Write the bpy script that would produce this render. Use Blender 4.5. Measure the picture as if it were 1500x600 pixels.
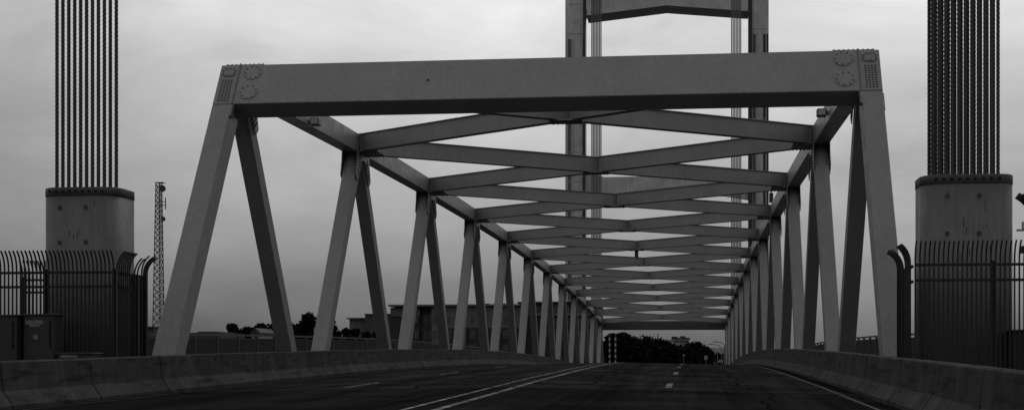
import bpy, math, random
from math import sin, cos, pi, radians, sqrt, atan2, floor
from mathutils import Vector, Matrix
random.seed(7)
S = bpy.context.scene
for o in list(bpy.data.objects): bpy.data.objects.remove(o)
COL = S.collection

# ------------------------------------------------------------------ camera
cd = bpy.data.cameras.new('camera'); cam = bpy.data.objects.new('camera', cd); COL.objects.link(cam)
cd.sensor_width = 36; cd.lens = 2200 / 1500 * 36
cd.shift_y = (530 - 300) / 1500; cd.clip_end = 20000; cd.clip_start = .1
cam.location = (0, 0, 0); cam.rotation_euler = (pi / 2, 0, 0.1201)
S.camera = cam

# ------------------------------------------------------------------ world: heavy overcast, neutral (black and white photograph)
SUN_EL, SUN_AZ = radians(48), radians(12)          # sun behind the cloud, to the right and ahead
w = bpy.data.worlds.new('World'); S.world = w; w.use_nodes = True
nt = w.node_tree; nt.nodes.clear()
def N(t, **k):
    n = nt.nodes.new(t)
    for a, b in k.items(): setattr(n, a, b)
    return n
def LK(a, b): nt.links.new(a, b)
out = N('ShaderNodeOutputWorld'); bg = N('ShaderNodeBackground'); LK(bg.outputs[0], out.inputs[0])
sky = N('ShaderNodeTexSky', sky_type='NISHITA'); sky.sun_disc = False
sky.sun_elevation = SUN_EL; sky.sun_rotation = SUN_AZ; sky.dust_density = 4; sky.air_density = 1
bw = N('ShaderNodeRGBToBW'); LK(sky.outputs[0], bw.inputs[0])
tc = N('ShaderNodeTexCoord'); sep = N('ShaderNodeSeparateXYZ'); LK(tc.outputs['Generated'], sep.inputs[0])
# elevation curve of the cloud deck: dull at the horizon, bright from some degrees up
el = N('ShaderNodeValToRGB'); LK(sep.outputs[2], el.inputs[0])
cr = el.color_ramp; cr.interpolation = 'CARDINAL'
def g(v): return (v, v, v, 1)
cr.elements[0].position = 0.0; cr.elements[0].color = g(.095)
cr.elements[1].position = 1.0; cr.elements[1].color = g(.60)
for p, v in ((.032, .15), (.07, .245), (.15, .40), (.225, .57), (.32, .62)):
    e = cr.elements.new(p); e.color = g(v)
# brighter toward the veiled sun (broad)
sd = N('ShaderNodeVectorMath', operation='DOT_PRODUCT'); LK(tc.outputs['Generated'], sd.inputs[0])
sd.inputs[1].default_value = (-sin(radians(1)) * .98, cos(radians(1)) * .98, .2)
gl = N('ShaderNodeMapRange'); LK(sd.outputs['Value'], gl.inputs[0])
gl.inputs[1].default_value = .88; gl.inputs[2].default_value = 1.0; gl.inputs[3].default_value = .86; gl.inputs[4].default_value = 1.28
gl.interpolation_type = 'SMOOTHSTEP'
# soft cloud structure
mp = N('ShaderNodeMapping'); LK(tc.outputs['Generated'], mp.inputs[0]); mp.inputs['Scale'].default_value = (1, 1, 2.4)
nz = N('ShaderNodeTexNoise'); LK(mp.outputs[0], nz.inputs[0]); nz.inputs['Scale'].default_value = 5.5
nz.inputs['Detail'].default_value = 6; nz.inputs['Roughness'].default_value = .58; nz.inputs['Distortion'].default_value = .35
cm = N('ShaderNodeMapRange'); LK(nz.outputs[0], cm.inputs[0])
cm.inputs[1].default_value = .34; cm.inputs[2].default_value = .68; cm.inputs[3].default_value = .80; cm.inputs[4].default_value = 1.15
m1 = N('ShaderNodeMath', operation='MULTIPLY'); LK(el.outputs[0], m1.inputs[0]); LK(gl.outputs[0], m1.inputs[1])
m2 = N('ShaderNodeMath', operation='MULTIPLY'); LK(m1.outputs[0], m2.inputs[0]); LK(cm.outputs[0], m2.inputs[1])
m3 = N('ShaderNodeMath', operation='MULTIPLY'); LK(bw.outputs[0], m3.inputs[0]); m3.inputs[1].default_value = .045
mx = N('ShaderNodeMath', operation='MULTIPLY_ADD')      # 10 * cloud + a trace of the clear sky behind it
LK(m2.outputs[0], mx.inputs[0]); mx.inputs[1].default_value = 10.0; LK(m3.outputs[0], mx.inputs[2])
LK(mx.outputs[0], bg.inputs[0]); bg.inputs[1].default_value = .1

sl = bpy.data.lights.new('sun', 'SUN'); sun = bpy.data.objects.new('sun', sl); COL.objects.link(sun)
sl.energy = .5; sl.angle = radians(25); sl.color = (1, 1, 1)
sun.rotation_euler = (pi / 2 - SUN_EL, 0, pi - SUN_AZ)
S.view_settings.view_transform = 'Standard'; S.view_settings.look = 'None'
S.view_settings.exposure = 0; S.view_settings.gamma = 1; S.view_settings.use_curve_mapping = False

# ------------------------------------------------------------------ materials
MATS = {}
def mat(name, v, rough=.7, noise=.25, scale=3.0, streak=0.0, bump=0.0, bscale=40, metal=0, spec=.4, stain=0.0, sscale=.6, fine=0.0, tracks=0.0, scuff=0.0):
    """neutral paint / stone / asphalt: base value v, noise = relative mottling, streak = vertical runs, stain = dark blotches"""
    m = bpy.data.materials.new(name); m.use_nodes = True; MATS[name] = m
    t = m.node_tree; b = t.nodes['Principled BSDF']
    b.inputs['Roughness'].default_value = rough; b.inputs['Metallic'].default_value = metal
    b.inputs['Specular IOR Level'].default_value = spec
    def n(ty, **k):
        x = t.nodes.new(ty)
        for a, c in k.items(): setattr(x, a, c)
        return x
    ge = n('ShaderNodeNewGeometry')
    def noi(sc, det=5, vec=None):
        x = n('ShaderNodeTexNoise'); x.inputs['Scale'].default_value = sc; x.inputs['Detail'].default_value = det
        x.inputs['Roughness'].default_value = .6
        if vec is None: t.links.new(ge.outputs['Position'], x.inputs[0])
        else: t.links.new(vec, x.inputs[0])
        return x
    def rng(src, a, b2, c, d):
        x = n('ShaderNodeMapRange'); t.links.new(src, x.inputs[0])
        for i, q in enumerate((a, b2, c, d)): x.inputs[i + 1].default_value = q
        return x.outputs[0]
    def mul(a, b2):
        x = n('ShaderNodeMath', operation='MULTIPLY'); t.links.new(a, x.inputs[0])
        if isinstance(b2, float): x.inputs[1].default_value = b2
        else: t.links.new(b2, x.inputs[1])
        return x.outputs[0]
    cur = rng(noi(scale).outputs[0], .3, .7, v * (1 - noise), v * (1 + noise))
    if streak:
        mp = n('ShaderNodeMapping'); t.links.new(ge.outputs['Position'], mp.inputs[0]); mp.inputs['Scale'].default_value = (6, 6, .35)
        cur = mul(cur, rng(noi(1.6, 4, mp.outputs[0]).outputs[0], .35, .62, 1 - streak, 1.05))
    if stain:
        cur = mul(cur, rng(noi(sscale, 7).outputs[0], .42, .60, 1 - stain, 1.0))
    if tracks:      # long soft bands and smears that follow the traffic
        for sc, k, vv in (((.9, .012, 1), tracks, 1.0), ((2.6, .05, 1), tracks * .7, 2.0)):
            mp = n('ShaderNodeMapping'); t.links.new(ge.outputs['Position'], mp.inputs[0]); mp.inputs['Scale'].default_value = sc
            cur = mul(cur, rng(noi(vv, 5, mp.outputs[0]).outputs[0], .36, .64, 1 - k, 1 + k * .6))
    if scuff:       # rubbed marks along the wall
        mp = n('ShaderNodeMapping'); t.links.new(ge.outputs['Position'], mp.inputs[0]); mp.inputs['Scale'].default_value = (1.5, .28, 3.2)
        cur = mul(cur, rng(noi(2.4, 6, mp.outputs[0]).outputs[0], .34, .46, 1 - scuff, 1.0))
    if fine:
        cur = mul(cur, rng(noi(55, 2).outputs[0], .3, .7, 1 - fine, 1 + fine))
    t.links.new(cur, b.inputs['Base Color'])
    rr = rng(noi(scale * 2.3, 3).outputs[0], .3, .7, max(.05, rough - .1), min(1, rough + .1)); t.links.new(rr, b.inputs['Roughness'])
    if bump:
        bp = n('ShaderNodeBump'); bp.inputs['Strength'].default_value = bump; bp.inputs['Distance'].default_value = .02
        t.links.new(noi(bscale, 4).outputs[0], bp.inputs['Height']); t.links.new(bp.outputs[0], b.inputs['Normal'])
    return m
mat('steel', .17, .42, .05, .8, streak=.10, bump=.025, bscale=14, stain=.06, sscale=.4, fine=.06)
mat('steel_bolt', .10, .6, .2, 9)
mat('steel_brace', .185, .42, .07, .8, streak=.06, bump=.02, bscale=12, stain=.08, sscale=.5, fine=.06)
mat('tower_steel', .40, .6, .18, .35, streak=.25)
mat('rope', .02, .5, .3, 8)
mat('far_rope', .09, .6, .3, 3)
mat('casing', .088, .6, .10, 1.0, streak=.18, stain=.12, sscale=2.2, fine=.08)
mat('casing_cap', .03, .6, .3, 3, stain=.3)
mat('crack', .004, .9, .2, 5)
mat('fence_black', .008, .45, .2, 6, spec=.3)
mat('railing_dark', .016, .55, .2, 6)
mat('railing_rail', .06, .5, .2, 3)
mat('concrete', .046, .85, .22, 1.4, streak=.2, bump=.35, bscale=22, stain=.3, sscale=1.0, fine=.18, scuff=.6, spec=.08)
mat('concrete_span', .048, .85, .22, 1.4, streak=.22, bump=.35, bscale=22, stain=.32, sscale=1.1, fine=.18, scuff=.6, spec=.08)
mat('asphalt_deck', .029, 1.0, .22, .5, bump=.6, bscale=60, stain=.3, sscale=.35, fine=.3, spec=.0, tracks=.35)
mat('asphalt_dark', .018, 1.0, .22, .5, bump=.6, bscale=60, stain=.3, sscale=.35, fine=.3, spec=.0, tracks=.35)
mat('seal', .006, .95, .2, 2, spec=0)
mat('joint_steel', .013, .9, .3, 4, spec=.03)
mat('paint', .20, .9, .3, 2.5, stain=.75, sscale=2.6, fine=.3, spec=.05)
mat('paint_worn', .05, .9, .4, 2.5, stain=.7, sscale=3.0, fine=.2)
mat('cabinet', .012, .6, .2, 2, stain=.2)
mat('cabinet_plate', .10, .6, .3, 8)
mat('light_box', .35, .4, .2, 5)
mat('paving', .22, .9, .2, .8)
mat('mast', .03, .6, .2, 2)
mat('bld_light', .075, .8, .12, .15)
mat('bld_mid', .035, .8, .15, .2)
mat('bld_dark', .016, .8, .15, .25)
mat('bld_trim', .08, .7, .1, .3)
mat('bld_glass', .03, .15, .2, .3, spec=.6)
mat('house_white', .2, .8, .1, .3)
mat('roof_dark', .03, .8, .2, .5)
mat('leaf', .009, .9, .45, .35, spec=.02)
mat('bark', .03, .9, .3, 2)
mat('ground', .02, .95, .4, .02)
mat('water', .02, .15, .2, .05, bump=.3, bscale=.6)
mat('hillside', .035, .95, .3, .02)
mat('gate_white', .34, .6, .1, 3)
mat('gate_dark', .03, .6, .1, 3)
mat('lamp_grey', .12, .5, .1, 3)
M = MATS

# ------------------------------------------------------------------ mesh helpers
class MB:
    def __init__(s): s.v = []; s.f = []
    def add(s, vs, fs):
        k = len(s.v); s.v += [tuple(p) for p in vs]; s.f += [tuple(i + k for i in q) for q in fs]; return s
    def frame(s, o, a, b, c):
        """box: origin corner o with edge vectors a, b, c"""
        o, a, b, c = map(Vector, (o, a, b, c))
        vs = [o, o + a, o + a + b, o + b, o + c, o + a + c, o + a + b + c, o + b + c]
        fs = [(0, 3, 2, 1), (4, 5, 6, 7), (0, 1, 5, 4), (1, 2, 6, 5), (2, 3, 7, 6), (3, 0, 4, 7)]
        if a.cross(b).dot(c) < 0: fs = [q[::-1] for q in fs]
        return s.add(vs, fs)
    def box(s, x0, x1, y0, y1, z0, z1):
        return s.frame((x0, y0, z0), (x1 - x0, 0, 0), (0, y1 - y0, 0), (0, 0, z1 - z0))
    def bar(s, p, q, side, ws, wn):
        """box from p to q; ws across `side`, wn across the remaining axis"""
        p, q = Vector(p), Vector(q); a = q - p; sd_ = Vector(side); sd_ = (sd_ - a * (sd_.dot(a) / a.dot(a))).normalized()
        n = a.normalized().cross(sd_)
        return s.frame(p - sd_ * ws / 2 - n * wn / 2, a, sd_ * ws, n * wn)
    def tube(s, pts, r, n=6, cap=True):
        pts = [Vector(p) for p in pts]; R = []
        up = None
        for i, p in enumerate(pts):
            a = (pts[min(i + 1, len(pts) - 1)] - pts[max(i - 1, 0)]).normalized()
            if up is None: up = a.orthogonal().normalized()
            up = (up - a * up.dot(a)).normalized(); b = a.cross(up)
            rr = r[i] if isinstance(r, (list, tuple)) else r
            R.append([p + (up * cos(2 * pi * k / n) + b * sin(2 * pi * k / n)) * rr for k in range(n)])
        vs = [q for ring in R for q in ring]; fs = []
        for i in range(len(pts) - 1):
            for k in range(n):
                fs.append((i * n + k, i * n + (k + 1) % n, (i + 1) * n + (k + 1) % n, (i + 1) * n + k))
        if cap: fs += [tuple(range(n))[::-1], tuple(range((len(pts) - 1) * n, len(pts) * n))]
        return s.add(vs, fs)
    def prism(s, poly, d0, d1, fn):
        """closed polygon (u,v) extruded from d0 to d1; fn(u,v,d)->point"""
        n = len(poly); ar = sum(poly[i][0] * poly[(i + 1) % n][1] - poly[(i + 1) % n][0] * poly[i][1] for i in range(n))
        vs = [fn(u, v, d0) for u, v in poly] + [fn(u, v, d1) for u, v in poly]
        fs = [tuple(range(n))[::-1], tuple(range(n, 2 * n))] + [(i, (i + 1) % n, n + (i + 1) % n, n + i) for i in range(n)]
        # orientation from the actual geometry
        c = sum((Vector(p) for p in vs), Vector()) / len(vs)
        q = fs[2]; p0, p1, p2 = (Vector(vs[q[i]]) for i in range(3))
        fcen = sum((Vector(vs[i]) for i in fs[1]), Vector()) / n
        nn = Vector()
        for i in range(n):
            a, b = Vector(vs[n + i]), Vector(vs[n + (i + 1) % n]); nn += (a - fcen).cross(b - fcen)
        if nn.dot(fcen - c) < 0: fs = [f[::-1] for f in fs]
        return s.add(vs, fs)
    def bolt(s, p, n, r=.028, h=.025):
        n = Vector(n).normalized(); p = Vector(p); u = n.orthogonal().normalized(); w_ = n.cross(u)
        k = 6
        vs = [p + (u * cos(2 * pi * i / k) + w_ * sin(2 * pi * i / k)) * r for i in range(k)]
        vs += [v + n * h for v in vs]
        fs = [tuple(range(k, 2 * k))] + [(i, (i + 1) % k, k + (i + 1) % k, k + i) for i in range(k)]
        return s.add(vs, fs)
    def mesh(s, name):
        me = bpy.data.meshes.new(name); me.from_pydata(s.v, [], s.f); me.update(); return me
    def build(s, name, m, parent=None, bevel=0, seg=1, smooth=False, **tags):
        me = s.mesh(name); me.materials.append(M[m]); o = bpy.data.objects.new(name, me); COL.objects.link(o)
        if parent is not None: setpar(o, parent)
        if smooth:
            for p in me.polygons: p.use_smooth = True
        if bevel:
            b = o.modifiers.new('bevel', 'BEVEL'); b.width = bevel; b.segments = seg; b.limit_method = 'ANGLE'; b.angle_limit = radians(40)
        tag(o, **tags); return o
def root_loc(p):
    v = Vector()
    while p is not None: v += p.location; p = p.parent
    return v
def setpar(o, parent):
    """child modelled in world coordinates: shift it so that it stays put under the parent"""
    o.parent = parent; o.location = Vector(o.location) - root_loc(parent)
def tag(o, label=None, category=None, group=None, kind=None):
    for k, v in (('label', label), ('category', category), ('group', group), ('kind', kind)):
        if v: o[k] = v
    return o
def thing(name, loc, label, category, group=None):
    o = bpy.data.objects.new(name, None); COL.objects.link(o); o.location = loc; o.empty_display_size = .3
    return tag(o, label, category, group)
def inst(me, name, loc, parent, rz=0, sc=None):
    o = bpy.data.objects.new(name, me); COL.objects.link(o); o.location = loc; o.rotation_euler = (0, 0, rz)
    if sc: o.scale = sc
    if parent is not None: setpar(o, parent)
    return o

# ------------------------------------------------------------------ bridge geometry (metres, eye at the origin)
L = 15.519; Y0 = 41.83; NP = 11
XTL, XTR = -13.05, 4.70          # truss planes
XC = (XTL + XTR) / 2
def nn(Y): return (Y - Y0) / L
def zt(n): return 8.84 - .2148 * (n - 5.5) - .0501 * (n - 5.5) ** 2
DT = [(-60, 7.2), (0, 7.78), (18, 7.99), (30, 8.13), (46, 8.25), (58, 8.30), (72, 8.34), (95, 8.38), (120, 8.41), (260, 8.41)]
def interp(T, x):
    if x <= T[0][0]: return T[0][1]
    for (a, b), (c, d) in zip(T, T[1:]):
        if x <= c: return b + (d - b) * (x - a) / (c - a)
    return T[-1][1]
BH = .86                          # barrier height
def road_edge(Y):
    if Y < 0: return road_edge(0) + .012 * Y
    if Y <= 222: return zt(nn(Y)) - interp(DT, Y) - BH
    e = zt(nn(222)) - interp(DT, 222) - BH; t = Y - 222
    return max(-8.6, e - .052 * t) if t < 60 else max(-8.9, e - .052 * 60 - .03 * (t - 60))
def crown(X): return .15 * (1 - min(1, abs(X - XC) / 8.0))
def road_z(X, Y): return road_edge(Y) + crown(X)
def topn(n): return (Y0 + n * L, zt(n) - .36)
def botn(n):                      # n = index of the bottom joint, 0..12, half a panel before top joint n
    Y = Y0 + (n - .5) * L; return (Y, road_edge(Y) - 2.25)
XBL, XBR = -12.18, 3.83           # top inner edges of the barriers

# ------------------------------------------------------------------ setting
def sheet(name, xs, ys, zf, m, kind='structure', thick=0):
    b = MB(); nx, ny = len(xs), len(ys)
    b.add([(x, y, zf(x, y)) for y in ys for x in xs], [(j * nx + i, j * nx + i + 1, (j + 1) * nx + i + 1, (j + 1) * nx + i) for j in range(ny - 1) for i in range(nx - 1)])
    if thick:
        k = nx * ny
        b.add([(x, y, zf(x, y) - thick) for y in ys for x in xs], [((j + 1) * nx + i, (j + 1) * nx + i + 1, j * nx + i + 1, j * nx + i) for j in range(ny - 1) for i in range(nx - 1)])
        for j in range(ny - 1):
            for i in (0, nx - 1):
                q = (j * nx + i, (j + 1) * nx + i, k + (j + 1) * nx + i, k + j * nx + i)
                b.f.append(q if i == 0 else q[::-1])
        for i in range(nx - 1):
            q = (i, i + 1, k + i + 1, k + i); b.f.append(q[::-1])
            q = tuple(t + (ny - 1) * nx for t in q); b.f.append(q)
    return b.build(name, m, smooth=not thick, kind=kind)
def terrain(x, y):
    # river bed under the span, land either side, a rise behind the far bank
    sg_ = lambda t: 1 / (1 + math.exp(-max(-50, min(50, t))))
    ch = sg_((y - 75) / 6) * sg_((205 - y) / 6)
    z = -9.6 - 8 * ch
    z += 2.2 * sin(x * .011 + 1) * sin(y * .009) * min(1, max(0, (y - 300) / 200))
    return z
xs = [-4000, -2200, -1200, -700, -450, -300, -200, -120, -60, -30, -18, -14, 5, 9, 20, 50, 110, 200, 350, 600, 1100, 2200, 4000]
ys = [-600, -200, -60, 0, 30, 50, 60, 66, 72, 78, 84, 92, 130, 188, 196, 202, 208, 214, 222, 235, 260, 300, 360, 430, 520, 640, 800, 1000, 1400, 2200, 4000, 7000]
sheet('ground', xs, ys, terrain, 'ground')
sheet('water', [-4000, -500, 500, 4000], [60, 120, 230], lambda x, y: -14.0, 'water')

def frange(a, b, st):
    k = max(1, int(round((b - a) / st))); return [a + (b - a) * i / k for i in range(k + 1)]
YJ = 33.35                                     # expansion joint
rx = [-12.6, -11.5, -8.0, XC - 1.2, XC, XC + 1.2, 0, 3.2, 4.3]
sheet('approach_road', [-12.65] + rx[1:-1] + [4.35], frange(-30, YJ - .16, 4), lambda x, y: road_z(x, y), 'asphalt_dark', thick=.9)
sheet('road', rx, frange(YJ + .16, 221.5, 3), lambda x, y: road_z(x, y), 'asphalt_deck', thick=.55)
sheet('road', [-12.6] + rx[1:], frange(222.0, 620, 6), lambda x, y: road_z(x, y), 'asphalt_deck', thick=.7)
b = MB()
for k in range(len(rx) - 1):
    for off, hw in ((-.1, .055), (.1, .055)):
        pass
sheet('expansion_joint', rx, [YJ - .155, YJ - .05], lambda x, y: road_z(x, y) + .006, 'joint_steel', thick=.2)
sheet('expansion_joint', rx, [YJ - .045, YJ + .045], lambda x, y: road_z(x, y) - .02, 'seal', thick=.2)
sheet('expansion_joint', rx, [YJ + .05, YJ + .155], lambda x, y: road_z(x, y) + .006, 'joint_steel', thick=.2)
# a narrow sealed saw cut on the deck a little further on
sheet('sealed_cut', rx, [YJ + 2.9, YJ + 3.02], lambda x, y: road_z(x, y) + .004, 'seal')
# sidewalks outside the trusses
for x0, x1 in ((-16.6, -13.6), (5.25, 8.2)):
    sheet('sidewalk', [x0, x1], frange(33.6, 221.5, 4), lambda x, y: road_edge(y) + .12, 'concrete_span', thick=.3)
# ground beside the approach road (abutment top the fences stand on)
sheet('abutment_top', [-30, -12.75], frange(-30, 38, 4), lambda x, y: road_edge(min(y, 33)) - .05, 'paving', thick=6)
sheet('abutment_top', [4.45, 22], frange(-30, 38, 4), lambda x, y: road_edge(min(y, 33)) - .05, 'paving', thick=6)
# painted lines
def line(name, xf, w_, y0, y1, m, st=2.0, lift=.005):
    yy = frange(y0, y1, st); b = MB()
    vs = []
    for y in yy:
        for s_ in (-1, 1):
            x = xf(y) + s_ * w_ / 2; vs.append((x, y, road_z(x, y) + lift))
    b.add(vs, [(2 * i, 2 * i + 1, 2 * i + 3, 2 * i + 2) for i in range(len(yy) - 1)])
    return b.build(name, m, kind='structure')
XDY = -4.22
for a, e in ((-30, YJ - .2), (YJ + .2, 221)):
    line('centre_line', lambda y: XDY - .26, .10, a, e, 'paint')
    line('centre_line', lambda y: XDY + .26, .13, a, e, 'paint')
for a, e in ((-30, YJ - .2), (YJ + .2, 221)):
    line('edge_line', lambda y: XBL + .50, .07, a, e, 'paint_worn')
    line('edge_line', lambda y: XBR - .68, .08, a, e, 'paint_worn')
# darker mottled strip on the road along the barriers and a few sealed cracks
mat('gutter_dark', .010, 1, .4, 3, spec=0, stain=.3, sscale=2)
for xg, a, e in ((XBL + .41, 6, 33.1), (XBL + .41, 33.6, 200), (XBR - .40, 6, 32.3), (XBR - .40, 33.6, 200)): line('gutter', lambda y: xg + .03 * sin(y * 1.7) , .28, a, e, 'gutter_dark', st=.8, lift=.003)
rk = random.Random(5)
for x0, y0, ln in ((-9.8, 36, 30), (-6.4, 34, 18), (-2.6, 36, 26), (1.2, 35, 22), (-6.0, 60, 30), (1.4, 20, 11)):
    ph = [rk.uniform(0, 6) for _ in range(4)]
    line('sealed_crack', lambda y: x0 + .12 * sin(y * .7 + ph[0]) + .07 * sin(y * 2.1 + ph[1]) + .03 * sin(y * 6 + ph[2]), .05, y0, min(y0 + ln, 33.0) if y0 < 33 else y0 + ln, 'seal', st=.3, lift=.004)
for x0, x1, y0 in ((-11, -5.2, 41.5), (-3.8, 2.6, 39.7), (-11.2, 3, 56.0)):
    sheet('sealed_crack', frange(x0, x1, .8), [y0, y0 + .07], lambda x, y: road_z(x, y) + .0045, 'seal')
XLL, XLR = -8.25, -.58
for k in range(0, 13):
    y = 35.0 + 13.6 * k
    line('lane_dash', lambda q: XLL, .12, y, y + 4.0, 'paint')
for k in range(0, 13):
    y = 34.9 + 13.6 * k
    line('lane_dash', lambda q: XLR, .15, y, y + 3.6, 'paint')

# ------------------------------------------------------------------ the truss span
span = thing('truss_bridge', (XC, botn(0)[0], road_edge(botn(0)[0]) - 3), 'grey painted steel through truss of the lift span over the road', 'bridge')
UX = Vector((1, 0, 0))
AL = radians(56)
# portals: frame per end
def portal(end):
    if end == 0: yt, z_, d = Y0 - .05, zt(0), 1
    else: yt, z_, d = Y0 + NP * L + .45, zt(NP), -1
    top = Vector((0, yt, z_)); dn = Vector((0, -cos(AL) * d, -sin(AL))); inn = Vector((0, sin(AL) * d, -cos(AL)))
    return top, dn, inn
PH, PT = 1.52, .60                # portal beam height along the slope and depth
XO0, XO1 = -13.43, 5.02
LEGW = .56
def P(end, x, s, t):
    top, dn, inn = portal(end); return Vector((x, 0, 0)) + top + dn * s + inn * t
for end in (0, 1):
    top, dn, inn = portal(end)
    MB().frame(P(end, XO0, 0, 0), (XO1 - XO0, 0, 0), dn * PH, inn * PT).build('portal_beam', 'steel', span, bevel=.018, label='deep box beam across the %s end of the truss' % ('near' if end == 0 else 'far'))
    for x in (XO0, XO1 - LEGW):
        zb = botn(0 if end == 0 else 12)[1]
        Ls = (top.z - zb) / sin(AL) + .2
        MB().frame(P(end, x, PH + .004, .004), (LEGW, 0, 0), dn * (Ls - PH), inn * (PT + .13)).build('end_post', 'steel', span, bevel=.02)
    if end == 0:
        for sg, xo in ((1, XO0), (-1, XO1)):
            # seam bead along the inner edge of the post, carried up over the beam
            xi = xo + sg * (LEGW + .012)
            MB().bar(P(0, xi, -.03, -.012), P(0, xi, PH + .02, -.012), UX, .03, .03).build('seam', 'steel_bolt', span)
            MB().frame(P(0, min(xo + sg * .12, xo + sg * 1.25), -.03, .02), (1.13, 0, 0), dn * .03, inn * (PT - .06)).build('cover_plate', 'steel', span)
            bo = MB(); up = -dn
            for i in range(9): bo.bolt(P(0, xo + sg * (.16 + i * .13), -.03, .05), up, .028, .03)
            # octagonal plate
            cx_, cs = xo + sg * .275, .30
            a_, c_ = .20, .165; q = .055
            po = [(-a_, -c_ + q), (-a_ + q, -c_), (a_ - q, -c_), (a_, -c_ + q), (a_, c_ - q * 1.6), (a_ - q * 1.6, c_), (-a_ + q * 1.6, c_), (-a_, c_ - q * 1.6)]
            MB().prism(po, 0, -.022, lambda u, v, d: P(0, cx_ + u, cs + v, d)).build('access_cover', 'steel', span)
            for u in (-.11, -.037, .037, .11):
                for v in (-.13, .13): bo.bolt(P(0, cx_ + u, cs + v, -.022), -inn, .022, .02)
            for v in (-.065, .0, .065):
                for u in (-.165, .165): bo.bolt(P(0, cx_ + u, cs + v, -.022), -inn, .022, .02)
            for i in range(4):
                for j in range(10): bo.bolt(P(0, xo + sg * (.275 + (i - 1.5) * .088), .60 + j * .088, 0), -inn, .027, .024)
            for cs2 in (.32, 1.08):
                cx2 = xo + sg * .97
                MB().prism([(.275 * cos(2 * pi * k / 28), .275 * sin(2 * pi * k / 28)) for k in range(28)], 0, -.02, lambda u, v, d: P(0, cx2 + u, cs2 + v, d)).build('hand_hole_cover', 'steel', span)
                for k in range(9): bo.bolt(P(0, cx2 + .225 * cos(2 * pi * k / 9 + .3), cs2 + .225 * sin(2 * pi * k / 9 + .3), -.02), -inn, .022, .02)
            # bolted angle under the beam against the post
            xi2 = xo + sg * (LEGW + .06)
            MB().frame(P(0, min(xi2, xi2 - sg * .1), PH, .0), (.1, 0, 0), dn * .45, inn * .1).build('knee_angle', 'steel', span)
            for j in range(5): bo.bolt(P(0, xi2, PH + .06 + j * .085, 0), -inn, .026, .03)
            # bolts on the outer face
            for j in range(7): bo.bolt(P(0, xo, PH + .05 + j * .09, .12), (-sg, 0, 0), .03, .035)
            bo.build('bolt_heads', 'steel_bolt', span, kind='stuff')

CW, CH_ = .56, .72
def seg_box(x, p, q, w_, h):
    """chord piece with vertical ends"""
    return MB().frame((x - w_ / 2, p[0], p[1] - h / 2), (w_, 0, 0), (0, q[0] - p[0], q[1] - p[1]), (0, 0, h))
for x in (XTL, XTR):
    for n in range(NP):
        p, q = topn(n), topn(n + 1)
        if n == 0: p = (p[0] + .45, p[1] + (q[1] - p[1]) * .45 / L)
        seg_box(x, p, q, CW, CH_).build('top_chord', 'steel', span, bevel=.015)
    for n in range(12):
        seg_box(x, botn(n), botn(n + 1), CW, .9).build('bottom_chord', 'steel', span)
    for n in range(NP + 1):
        t = Vector((x, topn(n)[0], topn(n)[1])); b0 = Vector((x, *botn(n))); b1 = Vector((x, *botn(n + 1)))
        if n > 0: MB().bar(b0, t, UX, .50, .60).build('diagonal', 'steel', span, bevel=.018)
        if n < NP: MB().bar(t, b1, UX, .48, .56).build('diagonal', 'steel', span, bevel=.018)
    # gusset plates with bolts at the upper joints
    for n in range(0, NP + 1):
        Y, Z = topn(n)
        gu = [(-1.05, .30), (1.05, .30), (1.05, -.30), (1.1, -.72), (1.31, -1.30), (1.0, -1.52), (.20, -.62), (-.20, -.62), (-1.0, -1.52), (-1.31, -1.30), (-1.1, -.72), (-1.05, -.30)]
        if n == 0: gu = [(.35, .30), (1.25, .30), (1.25, -.30), (1.1, -.62), (1.31, -1.30), (1.05, -1.50), (.5, -.8)]
        if n == NP: gu = [(-u, v) for u, v in gu][::-1] if False else gu
        bo = MB()
        for s_ in (-1, 1):
            xx = x + s_ * (CW / 2 + .004)
            MB().prism(gu, 0, s_ * .026, lambda u, v, d: (xx + d, Y + u, Z + v)).build('gusset_plate', 'steel', span)
            xb = xx + s_ * .026
            if n <= 9:
                for sd_ in ((-1, 1) if n else (1,)):
                    for r in range(6):
                        for c in (-.2, -.07, .07, .2):
                            s = .85 + r * .14
                            bo.bolt((xb, Y + sd_ * (.583 * s + .81 * c), Z - .81 * s + .583 * c), (s_, 0, 0), .03, .032)
                    for r in range(5):
                        for c in (-.24, -.12, .12, .24): bo.bolt((xb, Y + sd_ * (.42 + r * .125), Z + c * .9), (s_, 0, 0), .028, .03)
        if n <= 9:
            # bolts standing on the members' edge faces: the beaded outline below each joint
            for sd_ in ((-1, 1) if n else (1,)):
                for r in range(7):
                    s = .75 + r * .15
                    for c in (-.17, .17):
                        q = Vector((x + c, Y + sd_ * (.583 * s + .81 * .30), Z - .81 * s + .583 * .30))
                        bo.bolt(q, (0, sd_ * .81, .583), .03, .035)
                        q = Vector((x + c, Y + sd_ * (.583 * s - .81 * .30), Z - .81 * s - .583 * .30))
                        if r > 2: bo.bolt(q, (0, -sd_ * .81, -.583), .03, .035)
        if bo.v: bo.build('bolt_heads', 'steel_bolt', span, kind='stuff')
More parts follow.
